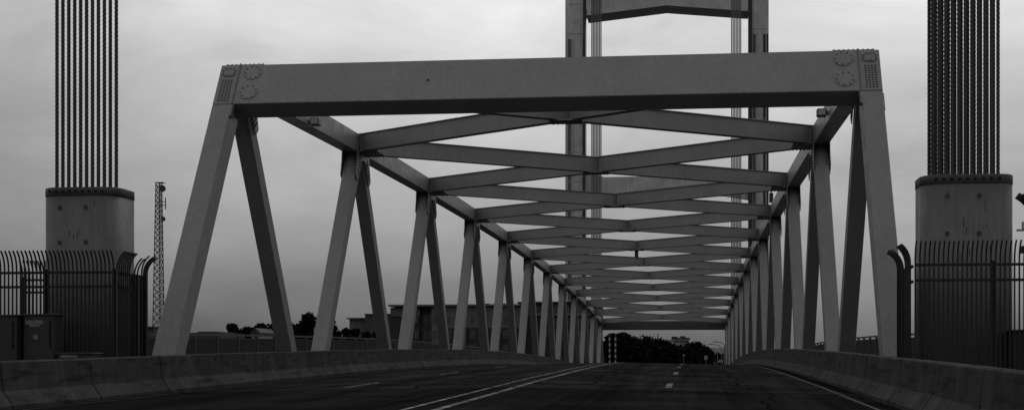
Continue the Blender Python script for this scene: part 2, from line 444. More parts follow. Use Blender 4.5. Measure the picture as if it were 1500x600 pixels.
# lateral X bracing between the top joints
BW_, BHG = .30, .60
for n in range(NP):
    pL, pR = Vector((XTL + CW / 2, topn(n)[0] + .45, 0)), Vector((XTR - CW / 2, topn(n)[0] + .45, 0))
    qL, qR = Vector((XTL + CW / 2, topn(n + 1)[0] - .45, 0)), Vector((XTR - CW / 2, topn(n + 1)[0] - .45, 0))
    zp, zq = zt(n) - .34, zt(n + 1) - .34
    for v in (pL, pR): v.z = zp
    for v in (qL, qR): v.z = zq
    c = (pL + qR) / 2
    def ibeam(a, b_):
        m_ = MB(); m_.bar(a, b_, (0, 0, 1), BHG, BW_ * .8)
        h = Vector((0, 0, BHG / 2 + .016))
        m_.bar(a - h, b_ - h, (0, 0, 1), .03, BW_ + .07); m_.bar(a + h, b_ + h, (0, 0, 1), .03, BW_ + .07)
        return m_
    e = (qR - pL).normalized(); ibeam(pL, qR).build('lateral_brace', 'steel_brace', span)
    d = (qL - pR).normalized()
    ibeam(pR, c - d * .26).build('lateral_brace', 'steel_brace', span)
    ibeam(c + d * .26, qL).build('lateral_brace', 'steel_brace', span)
    bo = MB()
    # splice plates on the underside and connection plates at the chord
    MB().box(c.x - .55, c.x + .55, c.y - .42, c.y + .42, c.z - BHG / 2 - .075, c.z - BHG / 2 - .035).build('splice_plate', 'steel_brace', span)
    for i in range(-3, 4):
        for j in (-.28, -.12, .12, .28): bo.bolt((c.x + i * .15, c.y + j, c.z - BHG / 2 - .075), (0, 0, -1), .028, .03)
    for s_, v in ((-1, pL), (1, pR), (-1, qL), (1, qR)):
        dy = 1 if v in (pL, pR) else -1
        x0, x1 = (v.x, v.x + .75) if s_ < 0 else (v.x - .75, v.x)
        MB().box(x0 + .002, x1 - .002, v.y - .38, v.y + .38, v.z - BHG / 2 - .07, v.z - BHG / 2 - .035).build('splice_plate', 'steel_brace', span)
        if n < 6:
            for i in range(5):
                for j in (-.3, -.18, .18, .3): bo.bolt((x0 + .1 + i * .14, v.y + j, v.z - BHG / 2 - .07), (0, 0, -1), .028, .03)
            # upright bolted angle where the brace meets the chord
            xa = v.x + (.02 if s_ < 0 else -.02)
            MB().box(min(xa, xa - s_ * .13), max(xa, xa - s_ * .13), v.y - .27, v.y - .16, v.z - .30, v.z + .34).build('connection_angle', 'steel', span)
            for i in range(8):
                bo.bolt((xa - s_ * .03, v.y - .26, v.z - .28 + i * .08), (-s_ * .4, -1, 0), .036, .05)
    if n < 6: bo.build('bolt_heads', 'steel_bolt', span, kind='stuff')
# floor beams under the deck
for n in range(13):
    Y, z = botn(n); MB().box(XTL + .3, XTR - .3, Y - .25, Y + .25, z - .6, road_edge(Y) - .6).build('floor_beam', 'steel', span)

# ------------------------------------------------------------------ barriers
PROF = [(0, 0), (.23, 0), (.29, -.53), (.47, -.78), (.47, -.86), (-.02, -.86)]   # u toward the road from the back, v down from the top
def barrier_mesh(X, sgn, y0, y1, st=2.0, gap=.018):
    """X = top inner edge; sgn=+1 left barrier (road at +x)"""
    yy = frange(y0 + gap, y1 - gap, st); b = MB(); k = len(PROF); vs = []
    for y in yy:
        z = road_edge(y) + BH
        for u, v in PROF: vs.append((X - sgn * .23 + sgn * u, y, z + v + (-.03 if v < -.8 else 0)))
    fs = []
    for i in range(len(yy) - 1):
        for j in range(k): fs.append((i * k + j, i * k + (j + 1) % k, (i + 1) * k + (j + 1) % k, (i + 1) * k + j))
    fs += [tuple(range(k))[::-1], tuple(range((len(yy) - 1) * k, len(yy) * k))]
    if sgn < 0: fs = [f[::-1] for f in fs]
    fs = [f[::-1] for f in fs]
    return b.add(vs, fs)
for X, sg, side in ((XBL, 1, 'left'), (XBR, -1, 'right')):
    yj = 33.3 if sg > 0 else 32.5
    o = thing('bridge_parapet', (X, yj, road_edge(yj)), 'long concrete parapet with two rows of bolt holes on the %s of the span' % side, 'parapet')
    ys_ = [yj + .03] + [yj + 12 * k for k in range(1, 16)] + [221.4]
    for a, e in zip(ys_, ys_[1:]): barrier_mesh(X, sg, a, e, gap=.006).build('wall_section', 'concrete_span', o, bevel=.02)
    bh = MB()
    y = yj + 1.6
    while y < 150:
        z = road_edge(y) + BH
        for u, v in ((.243, -.12), (.268, -.45)):
            p = Vector((X - sg * .23 + sg * u, y, z + v)); bh.box(p.x - .012, p.x + .012, y - .11, y + .11, p.z - .045, p.z + .045)
        y += 2.42
    bh.build('bolt_hole', 'crack', o, kind='stuff')
    js = [yj - 4.0 * k for k in range(0, 9)]
    for k in range(4 if sg > 0 else 6):
        w_ = ('nearest the span', 'second from the span', 'third from the span', 'fourth from the span', 'fifth from the span', 'sixth from the span', 'seventh from the span', 'eighth from the span')[k]
        barrier_mesh(X, sg, js[k + 1], js[k]).build('concrete_barrier', 'concrete', None, bevel=.025, label='precast concrete road barrier on the %s approach, %s' % (side, w_), category='barrier', group='approach barriers')

# ------------------------------------------------------------------ pedestrian railings on the sidewalks
for X, side in ((-16.35, 'left'), (7.95, 'right')):
    o = thing('pedestrian_railing', (X, 38, road_edge(38) + .12), 'dark picket railing with pale top rail along the %s sidewalk' % side, 'railing')
    yy = frange(36, 220, 2.4); rr = MB(); lo = MB(); pk = MB()
    for a, e in zip(yy, yy[1:]):
        za, ze = road_edge(a) + .12, road_edge(e) + .12
        rr.bar((X, a, za + 1.28), (X, e, ze + 1.28), UX, .09, .07)
        lo.bar((X, a, za + 1.15), (X, e, ze + 1.15), UX, .05, .04); lo.bar((X, a, za + .14), (X, e, ze + .14), UX, .05, .04)
        kk = 22 if a < 130 else 12
        for i in range(1, kk):
            y = a + (e - a) * i / kk; z = road_edge(y) + .12
            pk.box(X - .02, X + .02, y - .030, y + .030, z + .14, z + 1.15)
    rr.build('top_rail', 'railing_rail', o); lo.build('rail', 'railing_dark', o); pk.build('pickets', 'railing_dark', o, kind='stuff')
    pm = MB().box(-.05, .05, -.05, .05, 0, 1.24).mesh('post'); pm.materials.append(M['railing_rail'])
    for y in yy[::1]: inst(pm, 'post', (X, y, road_edge(y) + .12), o)
# ------------------------------------------------------------------ rope casings beside the near end
def rounded(w_, d, r, k=7):
    pts = []
    for cx, cy, a0 in ((w_ / 2 - r, d / 2 - r, 0), (-w_ / 2 + r, d / 2 - r, pi / 2), (-w_ / 2 + r, -d / 2 + r, pi), (w_ / 2 - r, -d / 2 + r, 1.5 * pi)):
        for i in range(k + 1):
            a = a0 + pi / 2 * i / k; pts.append((cx + r * cos(a), cy + r * sin(a)))
    return pts
def rope_mesh(name, r, z0, zmid, z1, pitch=.10, lobes=3):
    b = MB(); n = 12; zs = frange(z0, zmid, .018) + [zmid + .2, z1]; vs = []
    for z in zs:
        for k in range(n):
            a = 2 * pi * k / n; rr = r * (1 + .075 * cos(lobes * (a - 2 * pi * z / (pitch * lobes)))); vs.append((rr * cos(a), rr * sin(a), z))
    b.add(vs, [(i * n + k, i * n + (k + 1) % n, (i + 1) * n + (k + 1) % n, (i + 1) * n + k) for i in range(len(zs) - 1) for k in range(n)])
    me = b.mesh(name); me.materials.append(M['rope'])
    for p in me.polygons: p.use_smooth = True
    return me
def casing(X, Y, ztop, wid, label, rows, spacing, rr, seed):
    o = thing('rope_casing', (X, Y, road_edge(33) - .05), label, 'rope anchorage', 'lift rope anchorages'); rnd = random.Random(seed)
    fn = lambda u, v, d: (X + u, Y + v, d)
    body = MB().prism(rounded(wid, 1.5, .46), road_edge(33) - .05, ztop - .21, fn).build('casing_body', 'casing', o)
    for p in body.data.polygons: p.use_smooth = len(p.vertices) == 4
    cap = MB().prism(rounded(wid + .02, 1.52, .47), ztop - .209, ztop, fn).build('casing_cap', 'casing_cap', o, bevel=.012)
    for p in cap.data.polygons: p.use_smooth = len(p.vertices) == 4
    bo = MB()
    for i in range(9): bo.bolt((X - wid * .36 + i * wid * .085, Y - .76, ztop - .10), (0, -1, 0), .034, .03)
    bo.build('bolt_heads', 'crack', cap, kind='stuff')
    for u in (-.26 * wid, .08 * wid):
        for z in (ztop - .46, ztop - 1.28): MB().bolt((X + u + .05, Y - .75, z), (0, -1, 0), .05, .025).build('form_tie', 'casing_cap', o)
    ck = MB()
    for i in range(18):
        u = rnd.uniform(-.42, .42) * wid; z = ztop - rnd.uniform(.3, 1.9); h = rnd.uniform(.06, .26); w_ = rnd.uniform(.003, .007)
        if abs(u) > wid / 2 - .5: continue
        ck.box(X + u - w_, X + u + w_, Y - .7535, Y - .7505, z - h, z)
    ck.build('cracks', 'crack', o, kind='stuff')
    me = rope_mesh('rope', rr, ztop - .05, 9.4, 40)
    for dy, k, dx in rows:
        for i in range(k): inst(me, 'rope', (X + (i - (k - 1) / 2) * spacing + dx, Y + dy, 0), o, rnd.uniform(0, 6))
casing(-14.25, 34.3, 4.08, 1.88, 'rounded concrete rope casing with evenly spaced lift ropes left of the truss', ((-.3, 11, 0.03),), .146, .042, 1)
casing(5.95, 34.3, 4.08, 1.98, 'rounded concrete rope casing with double row of lift ropes right of the truss', ((-.25, 11, .0), (.25, 11, .0)), .140, .038, 2)

# ------------------------------------------------------------------ security fences with curved picket tops
FZ = 2.52                       # top of the pickets
def picket_mesh(d, z0, h):
    """picket standing at the origin; tip leans toward +d (unit xy)"""
    pts = [(0, 0, 0), (0, 0, h - .42)]
    for i in range(1, 6):
        a = radians(58) * i / 5; R_ = .40; pts.append((d[0] * R_ * (1 - cos(a)), d[1] * R_ * (1 - cos(a)), h - .42 + R_ * sin(a) * 1.18))
    me = MB().tube(pts, .021, 4).mesh('picket'); me.materials.append(M['fence_black']); return me
def fence(name_label, p, q, lean, posts, ztop=FZ, sp=.095, thick_end=None):
    p, q = Vector((*p, 0)), Vector((*q, 0)); zb = road_edge(32) - .03; h = ztop - zb
    o = thing('security_fence', (p.x, p.y, zb), name_label, 'fence', 'curved-top security fences')
    Ln = (q - p).length; e = (q - p).normalized(); side = Vector((-e.y, e.x, 0))
    me = picket_mesh(lean, zb, h)
    k = int(Ln / sp)
    for i in range(k + 1):
        c = p + e * (Ln * i / k); inst(me, 'picket', (c.x, c.y, zb), o)
    off = Vector((lean[0], lean[1], 0)) * -.03
    for z in (ztop - .50, ztop - .82, zb + .25):
        MB().bar(p + off + Vector((0, 0, z)), q + off + Vector((0, 0, z)), (0, 0, 1), .055, .045).build('rail', 'fence_black', o)
    for t in posts:
        c = p + e * (Ln * t) + off * 2.6
        MB().box(c.x - .045, c.x + .045, c.y - .045, c.y + .045, zb, ztop - .42).build('post', 'fence_black', o)
    if thick_end is not None:
        c = p + e * (Ln * thick_end)
        pts = [(c.x, c.y, zb), (c.x, c.y, ztop - .42)]
        for i in range(1, 6):
            a = radians(62) * i / 5; pts.append((c.x + lean[0] * .45 * (1 - cos(a)), c.y + lean[1] * .45 * (1 - cos(a)), ztop - .42 + .45 * sin(a)))
        MB().tube(pts, .06, 4).build('end_post', 'fence_black', o)
    return o
fence('black curved-top fence across the front of the left rope casing', (-17.2, 32.4), (-12.92, 32.4), (0, -1), (.0, .62, 1.0))
def side_fence(label, X, lean):
    zb = road_edge(32) - .03; h = FZ - zb
    o = thing('security_fence', (X, 32.5, zb), label, 'fence', 'curved-top security fences')
    me = picket_mesh((lean, 0), zb, h); sh = picket_mesh((lean, 0), zb, h - .09)
    for i in range(7): inst(me, 'picket', (X, 32.56 + i * .125, zb), o)
    for y, m_ in ((33.62, sh), (33.80, sh), (34.08, me)): inst(m_, 'picket', (X, y, zb), o)
    for y in (33.62, 33.92): MB().box(X - .05 - lean * .05, X + .05 - lean * .05, y - .05, y + .05, zb, FZ - .50).build('post', 'fence_black', o)
    for z in (FZ - .50, FZ - .82, zb + .25):
        MB().box(X - .02 - lean * .04, X + .02 - lean * .04, 32.5, 34.3, z - .03, z + .03).build('rail', 'fence_black', o)
    pts = [(X, 34.32, zb), (X, 34.32, FZ - .42)]
    for i in range(1, 7):
        a = radians(66) * i / 6; pts.append((X + lean * .42 * (1 - cos(a)), 34.32, FZ - .42 + .40 * sin(a)))
    MB().tube(pts, .065, 4).build('end_post', 'fence_black', o)
    MB().box(X - .06 - lean * .09, X + .06 - lean * .09, 34.24, 34.40, zb, FZ - .52).build('gate_post', 'fence_black', o)
side_fence('black curved-top fence running alongside the left road barrier', -12.9, 1)
fence('black curved-top fence seen through the front one at far left', (-17.2, 37.0), (-14.6, 37.0), (0, -1), (.0, .93), ztop=2.62)
fence('black curved-top fence across the front of the right rope casing', (4.58, 32.0), (8.2, 32.0), (0, -1), (.44, 1.0))
side_fence('short black curved-top fence alongside the right road barrier', 4.56, -1)
fence('black curved-top fence at the right edge of the photo', (4.87, 22.35), (4.87, 18.0), (-1, 0), (.5,), ztop=2.42, thick_end=0.0)

# ------------------------------------------------------------------ cabinets behind the left barrier
zb = road_edge(31) - .05
def cabinet(label, x0, x1, y0, y1, ztop, plates, foot=True):
    o = thing('utility_cabinet', ((x0 + x1) / 2, (y0 + y1) / 2, zb), label, 'cabinet', 'utility cabinets')
    MB().box(x0, x1, y0, y1, zb + .5 if foot else zb, ztop).build('cabinet_body', 'cabinet', o, bevel=.012)
    MB().box(x0 - .03, x1 + .03, y0 - .03, y1 + .03, ztop, ztop + .04).build('lid', 'cabinet', o, bevel=.01)
    if foot: MB().box(x0 + .15, x1 - .1, y0 + .05, y1 - .05, zb, zb + .499).build('plinth', 'cabinet', o)
    MB().box(x1 - .10, x1 - .07, y0 - .02, y0 - .001, ztop - .7, ztop - .12).build('hinge', 'joint_steel', o)
    for a, e, c, d in plates: MB().box(a, e, y0 - .012, y0 - .002, c, d).build('label_plate', 'cabinet_plate', o)
    return o
cabinet('dark utility cabinet with pale label plates in front of the left fence', -14.58, -13.88, 31.4, 31.85, 1.02, ((-14.52, -14.12, .83, .92), (-14.44, -14.2, .78, .826), (-14.35, -14.24, .50, .60)))
cabinet('wide dark utility cabinet cut by the left photo edge', -16.6, -14.64, 31.2, 31.9, 1.0, ((-15.7, -15.3, .90, .96),), foot=False)
cabinet('low dark box with pale lid strip just above the left barrier', -13.75, -13.0, 31.3, 31.9, .17, ((-13.68, -13.3, .10, .16),), foot=False)
o = cabinet('dark cabinet behind the right fence at the photo edge', 6.75, 8.2, 33.0, 33.8, .65, (), foot=False)
# hanging chain on the right casing, small lamp
o = thing('hanging_chain', (7.1, 33.7, 0), 'dark chain hanging down beside the right rope casing', 'chain')
ch = MB()
for i in range(60):
    z = 2.35 - i * .05; ch.bar((7.09, 33.42, z), (7.09, 33.42, z - .045), (1, 0, 0) if i % 2 else (0, 1, 0), .04, .018)
ch.build('links', 'fence_black', o, kind='stuff')
MB().box(7.03, 7.13, 33.36, 33.6, 2.35, 2.5).build('bracket', 'fence_black', o)
o = thing('work_light', (7.15, 33.9, 2.9), 'small pale lamp on the flank of the right rope casing', 'lamp')
MB().tube([(7.18, 33.9, 2.9), (7.18, 33.9, 3.06)], .06, 10).build('lens', 'light_box', o); MB().box(7.02, 7.24, 33.85, 33.95, 2.86, 2.899).build('bracket', 'steel', o)

# fittings on the truss
def box_light(x, y, z, label):
    o = thing('roadway_light', (x, y, z), label, 'light')
    MB().box(x - .16, x + .16, y - .18, y + .18, z - .26, z).build('housing', 'lamp_grey', o, bevel=.03)
    MB().box(x - .11, x + .11, y - .195, y - .181, z - .22, z - .05).build('lens', 'light_box', o)
    MB().box(min(x, XC + 99 if x < XC else x) - (.3 if x < XC else -.16), x + (-.161 if x < XC else .3), y - .05, y + .05, z - .2, z - .08).build('bracket', 'steel', o)
box_light(XTL + .50, 49.1, 8.16, 'small boxy light on the left top chord just behind the portal')
box_light(XTR - .50, 50.4, 8.34, 'small boxy light on the right top chord just behind the portal')
MB().prism([(.04 * cos(2 * pi * k / 12), .04 * sin(2 * pi * k / 12)) for k in range(12)], -.001, -.005, lambda u, v, d: P(0, -7.35 + u, .78 + v, d)).build('drain_hole', 'crack', span)
cN = 5
ym = Y0 + 4.5 * L
o = thing('navigation_light', (XC, ym, zt(4.5) - .8), 'small dark signal hanging from the middle of the bracing', 'light')
MB().box(XC - .13, XC + .13, ym - .13, ym + .13, zt(4.5) - 1.25, zt(4.5) - .73).build('housing', 'gate_dark', o, bevel=.02)
MB().tube([(XC, ym, zt(4.5) - 1.251), (XC, ym, zt(4.5) - 1.40)], .1, 8).build('lens', 'lamp_grey', o)

# ------------------------------------------------------------------ far lift tower
YT = 233.0
def px(x, Y):   # world X seen at photo column x for a point at distance Y (used once to site far things)
    u = x - 750; c, s = cos(.1201), sin(.1201); return Y * (u * c - 2200 * s) / (2200 * c + u * s)
def pz(y, X, Y): return (530 - y) / 2200 * (Y * cos(.1201) - X * sin(.1201))
gz = road_edge(YT) - 4
tw = thing('lift_tower', (XC, YT, gz), 'tall grey steel lift tower standing beyond the far end of the span', 'tower')
for x0, x1, inner in ((828, 857, 1), (1099, 1126, -1)):
    a, e = px(x0, YT), px(x1, YT)
    MB().box(a, e, YT, YT + 3.2, gz, 62).build('column', 'tower_steel', tw, bevel=.05)
    for f in (.10, .32, .40, .86):
        MB().box(a + (e - a) * f - .06, a + (e - a) * f + .06, YT - .12, YT - .001, gz, 50.2 if f > .05 else 60).build('flange', 'tower_steel', tw)
    f0, f1 = (.84, .995) if inner > 0 else (.70, .99)
    MB().box(a + (e - a) * f0, a + (e - a) * f1, YT - .05, YT - .003, gz, 50.2).build('recess_panel', 'bld_mid', tw)
    MB().box(a + (e - a) * .14, a + (e - a) * .30, YT - .04, YT - .003, gz, 50.2).build('riveted_strip', 'casing', tw)
    xi = e if inner > 0 else a
    MB().box(xi - .28 + (.0 if inner > 0 else -.06), xi + .06 + (.22 if inner < 0 else 0), YT - .4, YT - .13, gz, 61).build('guide_rail', 'rope', tw)
    for k in range(14):
        zz = gz + 4 + k * 4.6
        MB().box(a + (e - a) * .12, a + (e - a) * .84, YT - .06, YT - .002, zz, zz + .08).build('diaphragm_plate', 'tower_steel', tw)
xa, xb = px(857, YT), px(1099, YT)
# haunched strut between the columns
zc0, zc1 = pz(258, XC, YT), pz(286, XC, YT)
po = [(xa, zc0 + 1.0), (xa + 3, zc0 + .1), (xb - 3, zc0 + .1), (xb, zc0 + 1.0), (xb, zc1 - .8), (xb - 4, zc1 - .1), (XC, zc1), (xa + 4, zc1 - .1), (xa, zc1 - .8)]
MB().prism(po, YT + .7, YT + 1.6, lambda u, v, d: (u, d, v)).build('portal_strut', 'tower_steel', tw)
po = [(xa, zc0 + 22), (xb, zc0 + 22), (xb, zc0 + 24), (xa, zc0 + 24)]
# counterweight with gabled underside
cw = thing('counterweight', (XC, YT + 1, pz(34, xa, YT)), 'grey counterweight with shallow gabled underside high between the tower columns', 'counterweight')
xl, xr = px(859, YT), px(1097, YT); z0, zm = pz(24, xl, YT), pz(9, XC, YT)
MB().prism([(xl, z0), (XC, zm), (xr, z0), (xr, z0 + 9), (xl, z0 + 9)], YT - .4, YT + 5.0, lambda u, v, d: (u, d, v)).build('weight_box', 'tower_steel', cw)
for x in (xl - .1, xr + .1):
    MB().box(x - .18, x + .18, YT - .5, YT - .1, z0 - .5, z0 + .9).build('guide_shoe', 'rope', cw)
# ropes in front of it
rm = MB().tube([(0, 0, 0), (0, 0, 70)], .075, 6).mesh('rope'); rm.materials.append(M['far_rope'])
for x0, x1, side in ((866, 881, 'left'), (1071, 1086, 'right')):
    YR = 222.4
    a, e = px(x0, YR), px(x1, YR)
    o = thing('rope_bundle', ((a + e) / 2, YR, road_edge(222)), 'bundle of grey lift ropes hanging inside the %s tower column' % side, 'ropes', 'far lift ropes')
    for row in (0, 1):
        for i in range(7): inst(rm, 'rope', (a + .08 + (e - a - .16) * i / 6, YR + row * .5, road_edge(222) + 2), o)
    MB().box(a - .1, e + .1, YR - .25, YR + .75, road_edge(222) - .5, road_edge(222) + 2.3).build('socket_block', 'casing', o)
# little service box on the right column
o = thing('tower_lamp', (px(1129, YT), YT, pz(300, XC, YT)), 'small dark fitting on the outer edge of the right tower column', 'lamp')
xq = px(1127, YT)
MB().box(xq, xq + .6, YT + .2, YT + .7, pz(298, XC, YT), pz(284, XC, YT)).build('housing', 'gate_dark', o); MB().tube([(xq + .3, YT + .45, pz(284, XC, YT)), (xq + .3, YT + .45, pz(279, XC, YT))], .1, 6).build('lens', 'lamp_grey', o)

# ------------------------------------------------------------------ trees
def tree(label, x, Y, ztop, wid, zbase, seed, name='broadleaf_tree', n=4200, lump=16, leaf=.55, group='trees behind the bridge', low=.28):
    r = random.Random(seed); H = ztop - zbase
    o = thing(name, (x, Y, zbase), label, 'tree' if 'tree' in name else 'bush', group)
    tr = MB(); hb = zbase + H * .55
    tr.tube([(x, Y, zbase - .3), (x + r.uniform(-.2, .2), Y, zbase + H * .25), (x + r.uniform(-.4, .4), Y, hb), (x, Y, zbase + H * .8)], [H * .030, H * .024, H * .016, H * .005], 7)
    C = []
    for i in range(lump):
        a = r.uniform(0, 2 * pi); t = r.uniform(low, 1); rad = wid * .5 * (1 - .75 * max(0, t - .55) / .45) * r.uniform(.25, .8)
        c = Vector((x + rad * cos(a), Y + rad * sin(a), zbase + H * (t * .9)))
        s = wid * r.uniform(.16, .30); C.append((c, s))
        tr.tube([(x, Y, zbase + H * max(.15, t * .55)), tuple((c + Vector((x, Y, c.z - H * .1))) / 2), tuple(c)], [H * .013, H * .008, H * .003], 5)
    C.append((Vector((x, Y, ztop - wid * .2)), wid * .2)); C.append((Vector((x, Y, zbase + H * .55)), wid * .3))
    tr.build('trunk', 'bark', o)
    cr_ = MB()
    for i in range(n):
        c, s = r.choice(C); d = Vector((r.gauss(0, 1), r.gauss(0, 1), r.gauss(0, 1))).normalized() * s * (r.random() ** .4); d.z *= .8
        p = c + d
        if p.z < zbase + .3: continue
        u = Vector((r.gauss(0, 1), r.gauss(0, 1), r.gauss(0, .6))).normalized(); v = u.orthogonal().normalized(); v = v * cos(i) + u.cross(v) * sin(i)
        q = leaf * r.uniform(.5, 1.3)
        cr_.add([p - u * q * .7, p + v * q * .45, p + u * q * .7, p - v * q * .45], [(0, 1, 2, 3)])
    cr_.build('crown', 'leaf', o)
def ptree(label, xpx, ypx, Y, wpx, seed, **k):
    X = px(xpx, Y); z = pz(ypx, X, Y); wpx *= 1.25; tree(label, X, Y, z, wpx / 2200 * Y, k.pop('base', -9.6), seed, **k)
LG = 'trees on the left bank'
for a, y_, Y, w_, sd_, lab in ((340, 471, 300, 34, 11, 'leftmost dark tree above the left railing, with a pointed crown'), (362, 476, 335, 44, 17, 'low dark tree between the two leftmost trees above the railing'),
        (382, 471, 310, 36, 12, 'dark tree third from the left above the left railing'), (404, 471, 325, 52, 13, 'wide dark tree touching the first truss diagonal from the left'), (425, 472, 330, 50, 18, 'dark tree mostly behind the first truss diagonal'),
        (452, 455, 290, 44, 14, 'tall dark tree between the first and second truss members'), (474, 457, 297, 48, 15, 'tall dark tree partly behind the second truss post'), (441, 471, 300, 34, 19, 'lower dark tree at the foot of the tall one beside the first truss diagonal')):
    ptree(lab, a, y_, Y, w_, sd_, group=LG, lump=30, n=9000, low=.45, leaf=.6)
for i, (a, y_, w_) in enumerate(((494, 483, 26), (507, 478, 30), (521, 479, 28), (537, 483, 30), (552, 485, 26))):
    ptree('dark bush in front of the low white wing, %s from the left' % ('first', 'second', 'third', 'fourth', 'fifth')[i], a, y_, 170, w_, 30 + i, name='garden_bush', n=2600, lump=18, leaf=.34, base=-9, group='bushes below the apartment block', low=.5)
CG = 'dark trees beyond the far end of the bridge'
cl = [(896, 486, 300, 22, 'beside the striped gate, under the far portal beam'), (911, 484, 310, 26, 'highest, left of the far opening'), (927, 490, 300, 30, 'second clump in the far opening'),
      (948, 491, 330, 36, 'middle clump below the roof mast'), (968, 496, 320, 34, 'just left of the hilltop house'), (987, 501, 300, 32, 'in front of the hilltop house'),
      (1006, 503, 300, 30, 'in front and right of the hilltop house'), (1022, 499, 320, 30, 'rightmost tall one in the far opening'), (1033, 505, 330, 20, 'smallest, at the right end of the dark row')]
for i, (a, y_, Y, w_, d) in enumerate(cl):
    ptree('dark leafy tree %s' % d, a, y_, Y, w_ * 1.7, 50 + i, base=-11, n=6500, lump=26, leaf=.62, group=CG, low=.15)
for i, (a, y_, w_) in enumerate(((1040, 517, 14), (1050, 514, 18), (1060, 516, 16))):
    ptree('pale far tree at the right of the far opening, %s' % ('left one', 'middle one', 'right one')[i], a, y_, 620, w_, 80 + i, base=-9.6, n=900, leaf=.8, group='distant trees right of the opening')

# ------------------------------------------------------------------ buildings
def rect(b, x0, x1, z0, z1, Y, d): b.box(x0, x1, Y, Y + d, z0, z1)
def window(o, x0, x1, z0, z1, Y, nm=2):
    f = MB(); t = .09
    f.box(x0, x1, Y - .06, Y - .002, z0, z0 + t); f.box(x0, x1, Y - .06, Y - .002, z1 - t, z1)
    f.box(x0, x0 + t, Y - .06, Y - .002, z0 + t, z1 - t); f.box(x1 - t, x1, Y - .06, Y - .002, z0 + t, z1 - t)
    f.box(x0 + t, x1 - t, Y - .05, Y - .002, (z0 + z1) / 2 - .04, (z0 + z1) / 2 + .04)
    fo = f.build('window', 'bld_trim', o)
    MB().box(x0 + t + .003, x1 - t - .003, Y - .03, Y - .004, z0 + t + .003, (z0 + z1) / 2 - .043).build('pane', 'bld_glass', fo)
    MB().box(x0 + t + .003, x1 - t - .003, Y - .03, Y - .004, (z0 + z1) / 2 + .043, z1 - t - .003).build('pane', 'bld_glass', fo)
YB = 215.0
def bx(x): return px(x, YB)
def bz(y, x=650): return pz(y, bx(x), YB)
ap = thing('apartment_block', (bx(680), YB, -9.8), 'long flat-roofed apartment block with pale upper and dark lower walls behind the truss', 'building')
G0 = -9.8
def wall(x0, x1, ytop, ybot, m, Y, d, name='wall'):
    z1 = bz(ytop) if ytop else None; z0 = G0 if ybot is None else bz(ybot)
    return MB().box(bx(x0), bx(x1), Y, Y + d, z0, z1).build(name, m, ap)
wall(505, 531.5, 465.5, None, 'bld_light', YB + 3, 14); wall(502, 533, 463.5, 465.4, 'bld_trim', YB + 2.4, 15, 'roof_edge')
wall(531.6, 571, 459.5, None, 'bld_mid', YB + 1.5, 15); wall(530.5, 571, 458, 459.4, 'bld_trim', YB + 1.2, 15.5, 'roof_edge')
wall(571.1, 614, 449.5, 462.5, 'bld_light', YB + .4, 16); wall(571.1, 614, 462.6, None, 'bld_dark', YB + .6, 15.5)
wall(614.1, 632, 448, None, 'bld_mid', YB + 1.4, 15)
wall(632.1, 765, 448.5, 480, 'bld_light', YB, 16); wall(632.1, 765, 480.1, None, 'bld_dark', YB + .05, 15.9)
wall(569.5, 767, 445.5, 448, 'bld_trim', YB - .6, 17.5, 'roof_edge')
wall(757, 872, 443.5, 462, 'bld_mid', YB + 3, 16); wall(765.1, 872, 462.1, None, 'bld_dark', YB + 2, 16); wall(755, 874, 441, 443.4, 'bld_dark', YB + 2.4, 17, 'roof_edge')
wall(755.1, 874, 458.4, 461.8, 'bld_trim', YB + 1.6, 1.3, 'cornice')
# white bays in the dark lower wall
for x0, x1 in ((633, 647), (672, 683), (722, 730)): wall(x0, x1, 478, None, 'bld_light', YB - .35, .38, 'bay')
for xc in (637, 657.5, 692, 712, 741, 752):
    for y0_, y1_ in ((462, 474), (483, 495), (505, 517)):
        window(ap, bx(xc - 3.4), bx(xc + 3.4), bz(y1_), bz(y0_), YB - (.36 if (633 <= xc <= 647 and y0_ > 478) else 0))
for xc in (612 - 2.5, 621, 628):
    for y0_, y1_ in ((460, 472), (483, 495)): window(ap, bx(xc - 2.2), bx(xc + 2.2), bz(y1_), bz(y0_), YB + (1.4 if xc > 614 else .4))
for xc in (780, 796, 812, 828, 846, 862):
    for y0_, y1_ in ((446, 456), (466, 476), (484, 494)): window(ap, bx(xc - 3.2), bx(xc + 3.2), bz(y1_), bz(y0_), YB + (3 if y0_ < 460 else 2))
for xc, w_ in ((707, 3), (722, 4), (733, 2.5)): MB().box(bx(xc - w_), bx(xc + w_), YB + 4, YB + 6, bz(445.4), bz(442.6)).build('roof_unit', 'bld_trim', ap)
# gabled house among the left trees
YH = 285.0
def gable(label, xc, ytop, yeave, w_, Y, base, m='house_white'):
    x = px(xc, Y); zt_, ze = pz(ytop, x, Y), pz(yeave, x, Y); hw = w_ / 2200 * Y / 2
    o = thing('gabled_house', (x, Y, base), label, 'house')
    MB().prism([(x - hw, base), (x + hw, base), (x + hw, ze), (x, zt_), (x - hw, ze)], Y, Y + 10, lambda u, v, d: (u, d, v)).build('wall', m, o)
    for s_ in (-1, 1): MB().prism([(x, zt_ + .05), (x, zt_ + .35), (x + s_ * hw * 1.15, ze + .25 - .15 * (zt_ - ze)), (x + s_ * hw * 1.15, ze - .05 - .15 * (zt_ - ze))], Y - .5, Y + 10.5, lambda u, v, d: (u, d, v)).build('roof', 'roof_dark', o)
    window(o, x - .5, x + .5, (zt_ + ze) / 2 - 1.2, (zt_ + ze) / 2 - .1, Y)
gable('pale gable of a house among the left trees above the railing', 375, 482.5, 487.5, 13, YH, -9.6)
